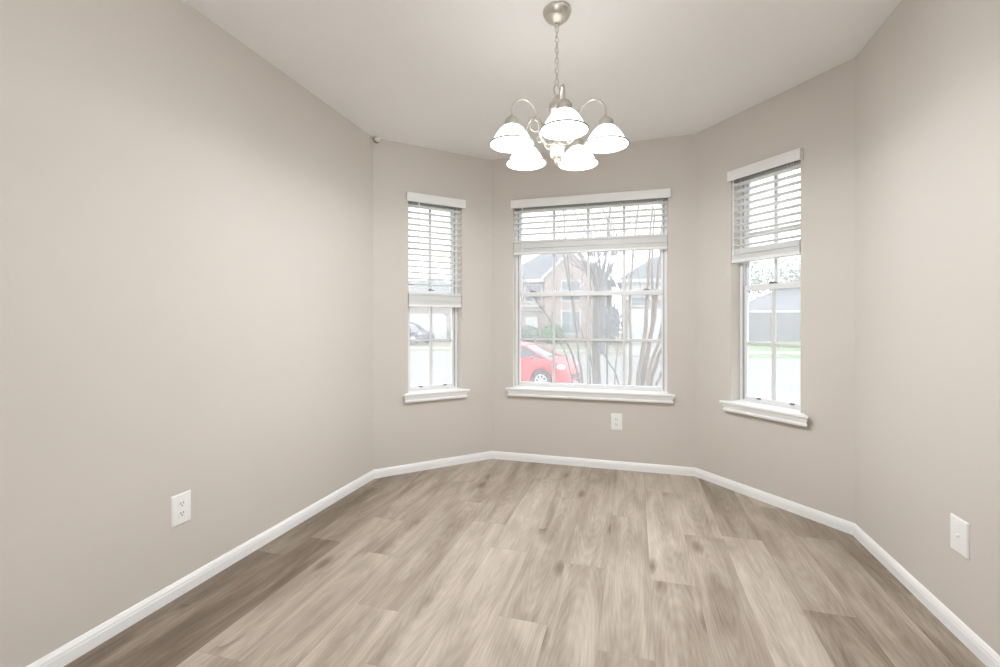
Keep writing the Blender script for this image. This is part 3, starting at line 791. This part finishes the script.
# ------------------------------------------------------------------ trees
def rand_branch(w, p, d, L_, r, depth, rg, spread=0.45, up=0.15, kids=3):
    p = Vector(p); d = Vector(d).normalized(); pts = [p]; rad = [r]; n = 5
    for i in range(n):
        d = (d + Vector((rg.gauss(0, 0.09), rg.gauss(0, 0.09), rg.gauss(0, 0.06) + up * 0.25))).normalized()
        p = p + d * (L_ / n); pts.append(p); rad.append(r * (1 - 0.62 * (i + 1) / n))
    w.tube(pts, rad, 6 if r > 0.012 else 4, cap=False)
    if depth > 0:
        for k in range(kids):
            j = rg.randint(2, n); q = pts[j]
            dd = (d + Vector((rg.gauss(0, spread), rg.gauss(0, spread), rg.gauss(0.1, spread * 0.6)))).normalized()
            rand_branch(w, q, dd, L_ * rg.uniform(0.55, 0.8), rad[j] * 0.72, depth - 1, rg, spread, up, kids)
def trunk_path(w, pts, r0, r1, rg):
    P = bez(pts, 5); n = len(P)
    P = [p + Vector((rg.gauss(0, 0.004), rg.gauss(0, 0.004), 0)) for p in P]
    w.tube(P, [r0 + (r1 - r0) * i / (n - 1) for i in range(n)], 9)
    return P
def multi_tree(name, base, stems, m, label, seed, twigs, group=None):
    rg = random.Random(seed)
    root = empty(name, base); tag(root, label, 'tree')
    for pts, r0, r1, nb in stems:
        w = MB(); loc = [Vector(p) - Vector(base) for p in pts]
        P = trunk_path(w, loc, r0, r1, rg); w.build('trunk', m, root, smooth=True)
        tw = MB(); n = len(P)
        for k in range(nb):
            j = rg.randint(int(n * 0.55), n - 1)
            d = (P[min(j + 1, n - 1)] - P[max(j - 2, 0)]).normalized() + Vector((rg.gauss(0, 0.35), rg.gauss(0, 0.35), 0.3))
            rand_branch(tw, P[j], d, rg.uniform(0.8, 1.4), min(r1 * 0.55, 0.010), twigs, rg, 0.35, 0.2, 2)
        if nb: tw.build('branches', m, root, smooth=True)
        else: tw.bm.free()
    return root
# crape myrtle right outside the middle window
gb = gz(-0.3, 5.3)
B = (-0.38, 5.3, gb)
multi_tree('bare_tree', B, [
    ([(-0.40, 5.3, gb - 0.05), (-0.40, 5.3, 0.2), (-0.42, 5.3, 0.8), (-0.42, 5.3, 1.25), (-0.40, 5.32, 1.6)], 0.060, 0.038, 5),
    ([(-0.40, 5.32, 1.5), (-0.44, 5.33, 1.75), (-0.50, 5.34, 2.1), (-0.52, 5.36, 2.8)], 0.026, 0.012, 4),
    ([(-0.40, 5.32, 1.5), (-0.35, 5.30, 1.75), (-0.30, 5.28, 2.05), (-0.25, 5.28, 2.7)], 0.026, 0.012, 4),
    ([(-0.46, 5.25, gb - 0.05), (-0.52, 5.2, 0.1), (-0.60, 5.15, 0.6), (-0.72, 5.1, 1.0), (-1.05, 5.05, 1.45), (-1.2, 5.0, 1.75)], 0.017, 0.006, 2),
    ([(-0.46, 5.34, gb - 0.05), (-0.56, 5.4, 0.3), (-0.64, 5.45, 0.9), (-0.72, 5.5, 1.5), (-0.85, 5.5, 2.2)], 0.016, 0.008, 3),
    ([(-0.44, 5.40, gb - 0.05), (-0.50, 5.5, 0.4), (-0.53, 5.55, 1.2), (-0.50, 5.6, 2.3)], 0.018, 0.009, 3),
    ([(-0.34, 5.36, gb - 0.05), (-0.30, 5.4, 0.4), (-0.30, 5.45, 1.1), (-0.24, 5.5, 2.1)], 0.016, 0.008, 3),
    ([(-0.33, 5.24, gb - 0.05), (-0.16, 5.2, 0.45), (-0.26, 5.2, 0.75), (-0.40, 5.2, 0.98)], 0.014, 0.007, 0),
    ([(-0.50, 5.15, gb - 0.05), (-0.66, 5.1, 0.6), (-0.86, 5.05, 1.15), (-1.12, 5.0, 1.62)], 0.010, 0.005, 1),
    ([(-0.36, 5.1, gb - 0.05), (-0.44, 5.1, 0.7), (-0.62, 5.1, 1.3), (-0.72, 5.1, 2.0), (-0.76, 5.1, 2.5)], 0.011, 0.006, 3),
], M['bark'], 'bare many-stemmed tree just outside the middle window, stout grey central trunk', 5, 2)
gb = gz(0.1, 5.2)
B = (0.08, 5.2, gb)
multi_tree('bare_tree', B, [
    ([(0.00, 5.2, gb - 0.05), (0.034, 5.2, 0.54), (0.10, 5.2, 0.973), (0.128, 5.2, 1.455), (0.147, 5.2, 1.86), (0.185, 5.2, 2.46)], 0.032, 0.010, 3),
    ([(0.02, 5.24, gb - 0.05), (0.081, 5.24, 0.54), (0.165, 5.24, 1.027), (0.22, 5.24, 1.455), (0.258, 5.24, 1.93), (0.295, 5.24, 2.46)], 0.034, 0.010, 3),
    ([(0.04, 5.17, gb - 0.05), (0.127, 5.17, 0.55), (0.23, 5.17, 0.97), (0.33, 5.17, 1.35), (0.42, 5.17, 1.77)], 0.026, 0.009, 2),
    ([(0.10, 5.26, gb - 0.05), (0.164, 5.26, 0.50), (0.276, 5.26, 0.92), (0.37, 5.26, 1.24), (0.48, 5.26, 1.66)], 0.028, 0.009, 2),
    ([(-0.01, 5.30, gb - 0.05), (0.043, 5.30, 0.54), (0.137, 5.30, 0.92), (0.193, 5.30, 1.35), (0.184, 5.30, 1.86), (0.212, 5.30, 2.46)], 0.022, 0.008, 3),
    ([(0.22, 5.15, 0.55), (0.29, 5.15, 0.72), (0.42, 5.12, 0.86)], 0.016, 0.007, 1),
    ([(-0.08, 5.16, gb - 0.05), (-0.05, 5.16, 0.54), (-0.04, 5.16, 0.97), (-0.05, 5.16, 1.35), (-0.022, 5.16, 1.88), (0.034, 5.16, 2.46)], 0.022, 0.009, 3),
    ([(-0.13, 5.10, gb - 0.05), (-0.20, 5.10, 0.45), (-0.18, 5.10, 0.95), (-0.14, 5.10, 1.3)], 0.011, 0.006, 1),
], M['bark3'], 'bare tree outside the right part of the middle window, slender tan trunks fanning out', 9, 2)
# street trees
def street_tree(base, h, r, m, label, seed, leaves=None):
    rg = random.Random(seed); root = empty('street_tree', base); tag(root, label, 'tree')
    w = MB(); w.tube([(0, 0, -0.05), (0.02, 0, h * 0.3), (0.05, 0, h * 0.62), (0.06, 0, h)], [r * 1.25, r, r * 0.9, r * 0.7], 12); w.build('trunk', m, root, smooth=True)
    tw = MB()
    for k in range(9):
        a = 2 * PI * k / 9 + rg.uniform(-0.3, 0.3)
        rand_branch(tw, (0.05, 0, h * rg.uniform(0.8, 0.98)), (math.cos(a) * 0.6, math.sin(a) * 0.6, 1.1), h * rg.uniform(0.55, 0.85), r * 0.42, 3, rg, 0.5, 0.2, 3)
    tw.build('branches', m, root, smooth=True)
    if leaves:
        lm, n, size, rad = leaves; lv = MB(); P = []
        for _ in range(n):
            v = Vector([rg.gauss(0, 1) for _ in range(3)]).normalized() * rad * rg.random() ** 0.4
            P.append((v.x, v.y, h * 1.5 + v.z * 0.8))
        random.seed(seed); lv.leaves(P, size); lv.build('foliage', lm, root)
    return root
street_tree((-2.0, 28.9, gz(-2, 28.9)), 4.4, 0.24, M['bark2'], 'thick grey trunk across the street in front of the brick house', 21)
street_tree((-14.0, 49.5, -0.5), 4.5, 0.20, M['bark2'], 'pale leafy tree rising behind the roof in the left window', 33, (M['bush2'], 1500, 0.13, 3.0))
street_tree((12.2, 60, -0.1), 4.2, 0.2, M['bark2'], 'hazy leafy tree above the grey roof in the right window, left of its neighbour', 41, (M['bush2'], 2600, 0.16, 3.2))
street_tree((18.5, 62, -0.1), 4.2, 0.2, M['bark2'], 'hazy leafy tree above the grey roof in the right window, right of its neighbour', 43, (M['bush2'], 2600, 0.16, 3.4))

def bush(base, sx, sy, sz, m, label, n, size, name='bush', seed=1):
    rg = random.Random(seed); random.seed(seed); root = empty(name, base); tag(root, label, 'bush')
    w = MB(); P = []
    for _ in range(n):
        v = Vector([rg.gauss(0, 1) for _ in range(3)]).normalized() * rg.uniform(0.7, 1.05)
        P.append((v.x * sx, v.y * sy, sz + v.z * sz))
    w.leaves(P, size); w.sphere((0, 0, sz), 0.8, 3, 0.05, (sx, sy, sz)); w.build('foliage', m, root)
    s_ = MB()
    for k in range(4): s_.tube([(0.05 * k - 0.08, 0, -0.03), (0.12 * k - 0.18, 0, sz)], 0.02, 5)
    s_.build('stem', M['bark'], root)
    return root
bush((-6.1, 35.6, gz(-6, 35.6)), 0.95, 0.6, 0.78, M['bush'], 'round green bush against the brick house', 500, 0.12, seed=2)
bush((-8.0, 35.7, gz(-8, 35.7)), 0.8, 0.5, 0.72, M['bush2'], 'grey-green bush left of the green one at the brick house', 400, 0.13, seed=4)
bush((-1.7, 35.5, gz(-1.7, 35.5)), 0.75, 0.55, 1.55, M['conifer'], 'tall bluish-grey shrub left of the right house garage, behind the bare trees', 600, 0.14, 'tall_shrub', seed=5)
bush((-14.9, 36.3, gz(-14.9, 36.3)), 0.42, 0.4, 0.6, M['bush2'], 'small shrub beside the left white garage door', 220, 0.1, seed=6)

# ------------------------------------------------------------------ cars
def car(base, rz, paint, label, kind='sedan'):
    """front towards +x, origin on the ground under the middle; length 4.5"""
    root = empty('car', base, rz); tag(root, label, 'car')
    if kind == 'sedan':
        top = [(-2.22, 0.62, 0.78), (-2.12, 0.92, 0.84), (-1.6, 1.0, 0.87), (-1.0, 0.99, 0.88), (0.0, 0.96, 0.88), (0.75, 0.97, 0.88), (1.05, 0.93, 0.87), (1.55, 0.84, 0.85), (1.95, 0.72, 0.80), (2.15, 0.60, 0.70), (2.24, 0.42, 0.58)]
        cab = [(-1.75, 0.98, 0.66), (-1.15, 1.36, 0.58), (-0.5, 1.46, 0.57), (0.05, 1.45, 0.57), (0.35, 1.38, 0.58), (1.12, 0.93, 0.72)]
        ww = 0.88; wheel = 0.32; ax = (-1.30, 1.32)
    elif kind == 'hatchback':
        top = [(-2.0, 0.7, 0.76), (-1.92, 0.98, 0.82), (-1.4, 1.05, 0.86), (0.0, 1.02, 0.87), (0.55, 1.05, 0.87), (0.8, 1.05, 0.87), (1.3, 1.0, 0.85), (1.65, 0.88, 0.8), (1.88, 0.70, 0.70), (2.0, 0.45, 0.56)]
        cab = [(-1.9, 1.0, 0.7), (-1.6, 1.42, 0.6), (-0.8, 1.52, 0.58), (-0.1, 1.50, 0.58), (0.42, 1.44, 0.59), (1.30, 1.0, 0.72)]
        ww = 0.87; wheel = 0.31; ax = (-1.22, 1.08)
    else:
        top = [(-2.3, 0.8, 0.84), (-2.22, 1.05, 0.90), (-1.6, 1.1, 0.93), (0.0, 1.08, 0.94), (0.8, 1.08, 0.94), (1.2, 1.06, 0.92), (1.75, 1.0, 0.9), (2.1, 0.85, 0.84), (2.25, 0.6, 0.72)]
        cab = [(-2.2, 1.08, 0.76), (-1.95, 1.62, 0.66), (-1.2, 1.72, 0.64), (0.1, 1.70, 0.64), (0.5, 1.6, 0.66), (1.2, 1.06, 0.78)]
        ww = 0.94; wheel = 0.38; ax = (-1.4, 1.42)
    zb = 0.20 if kind != 'suv' else 0.28
    # body with arches: dense stations
    def interp(tab, x):
        for a, b_ in zip(tab, tab[1:]):
            if a[0] <= x <= b_[0]:
                t = (x - a[0]) / (b_[0] - a[0]); return a[1] + (b_[1] - a[1]) * t, a[2] + (b_[2] - a[2]) * t
        return tab[-1][1:] if x > tab[-1][0] else tab[0][1:]
    xs = [top[0][0] + (top[-1][0] - top[0][0]) * i / 60 for i in range(61)]
    rings = []
    for x in xs:
        zt, hw = interp(top, x); ar = wheel + 0.07; low = zb
        for c in ax:
            if abs(x - c) < ar: low = max(low, wheel + math.sqrt(ar * ar - (x - c) ** 2))
        low = min(low, zt - 0.12)
        e = min(1.0, (x - xs[0] + 0.05) / 0.3, (xs[-1] + 0.05 - x) / 0.35); bl = zb + (0.12 * (1 - e))
        half = [(0.0, bl), (hw * 0.72, bl), (hw * 0.74, low), (hw * 0.97, low + 0.01), (hw, low + (zt - low) * 0.45), (hw * 0.985, low + (zt - low) * 0.75), (hw * 0.93, zt - 0.03), (hw * 0.80, zt + 0.01), (0, zt + 0.04)]
        rings.append([(x, y, z) for y, z in half] + [(x, -y, z) for y, z in half[::-1][1:-1]])
    MB().loft(rings).build('body', paint, root, smooth=True)
    # greenhouse: glass shell, painted roof and pillars
    cr = []
    for x, zt, hw in cab:
        zl = interp(top, x)[0] - 0.02; wl = 0.74 if kind != 'suv' else 0.82
        t = 0 if zt - zl < 0.1 else 1
        cr.append([(x, y, z) for y, z in ((wl, zl), (hw + 0.02 if t else wl - 0.01, zt - 0.05 * t), (hw * 0.75, zt), (0, zt + 0.02), (-hw * 0.75, zt), (-(hw + 0.02) if t else -(wl - 0.01), zt - 0.05 * t), (-wl, zl))])
    MB().loft(cr).build('cabin_glass', M['car_glass'], root, smooth=True)
    rf_ = []
    for x, zt, hw in cab[1:-1]:
        rf_.append([(x, y, z) for y, z in ((hw + 0.03, zt - 0.07), (hw + 0.02, zt - 0.02), (hw * 0.7, zt + 0.02), (0, zt + 0.035), (-hw * 0.7, zt + 0.02), (-hw - 0.02, zt - 0.02), (-hw - 0.03, zt - 0.07), (-hw * 0.7, zt - 0.01), (0, zt), (hw * 0.7, zt - 0.01))])
    MB().loft(rf_).build('roof', paint, root, smooth=True)
    pl = MB(); wl = 0.745 if kind != 'suv' else 0.825
    for s_ in (-1, 1):
        a, b_ = cab[-1], cab[-2]; hw = b_[2] + 0.03
        pl.tube([(a[0], s_ * wl, a[1] - 0.02), (b_[0], s_ * hw, b_[1] - 0.04)], 0.028, 6)
        a, b_ = cab[0], cab[1]; hw = b_[2] + 0.03
        pl.tube([(a[0] + 0.1, s_ * wl, a[1] - 0.02), (b_[0], s_ * hw, b_[1] - 0.04)], 0.05, 6)
        pl.tube([(-0.35, s_ * (wl + 0.005), cab[0][1] - 0.03), (-0.4, s_ * (cab[2][2] + 0.03), cab[2][1] - 0.06)], 0.028, 6)
    pl.build('pillars', paint, root)
    for s_ in (-1, 1):
        MB().sphere((0.78, s_ * 0.93, cab[-1][1] + 0.06), 0.09, 2, sc=(0.7, 1, 0.7)).build('side_mirror', paint, root, smooth=True)
        xh = 1.92 if kind != 'hatchback' else 1.68; hwz = interp(top, xh)
        MB().sphere((xh, s_ * (hwz[1] - 0.12), hwz[0] - 0.10), 0.17, 3, sc=(1.1, 0.75, 0.55)).build('headlight', M['lamp_clear'], root, smooth=True)
        for cx_ in ax:
            y_ = s_ * (ww - 0.12)
            t = MB(); prof = []
            R_ = wheel
            ringz = []
            for yy, rr in ((-0.10, R_ * 0.62), (-0.105, R_ * 0.9), (-0.08, R_), (0.08, R_), (0.105, R_ * 0.9), (0.10, R_ * 0.62)):
                ringz.append([(cx_ + rr * math.cos(2 * PI * k / 28), y_ + yy, R_ + rr * math.sin(2 * PI * k / 28)) for k in range(28)])
            t.loft(ringz); wo = t.build('wheel', M['tyre'], root, smooth=True)
            h = MB(); yo = y_ + s_ * 0.10
            h.tube([(cx_, y_, R_), (cx_, yo, R_)], R_ * 0.2, 14)
            for k in range(7):
                a = 2 * PI * k / 7; h.tube([(cx_, yo, R_), (cx_ + R_ * 0.62 * math.cos(a), yo, R_ + R_ * 0.62 * math.sin(a))], R_ * 0.085, 6)
            h.torus((cx_, yo, R_), R_ * 0.62, 0.02, (1, 0, 0), (0, 0, 1), 28, 6)
            h.build('hub', M['alloy'], wo, smooth=True)
    g = MB(); g.box(top[-1][0] - 0.1, top[-1][0] + 0.03, -0.42, 0.42, 0.40, 0.52); g.build('grille', M['dark'], root, bevel=0.02)
    return root
    return root
car((-3.66, 15.2, ZR), -0.20, M['red'], 'red hatchback car parked along the street, seen through the middle window', 'hatchback').scale = (0.95, 0.95, 0.95)
car((-17.6, 33.6, gz(-17.6, 33.6) + 0.04), PI * 0.0 - 0.25, M['navy'], 'dark blue car parked on the driveway, seen through the left window', 'suv')
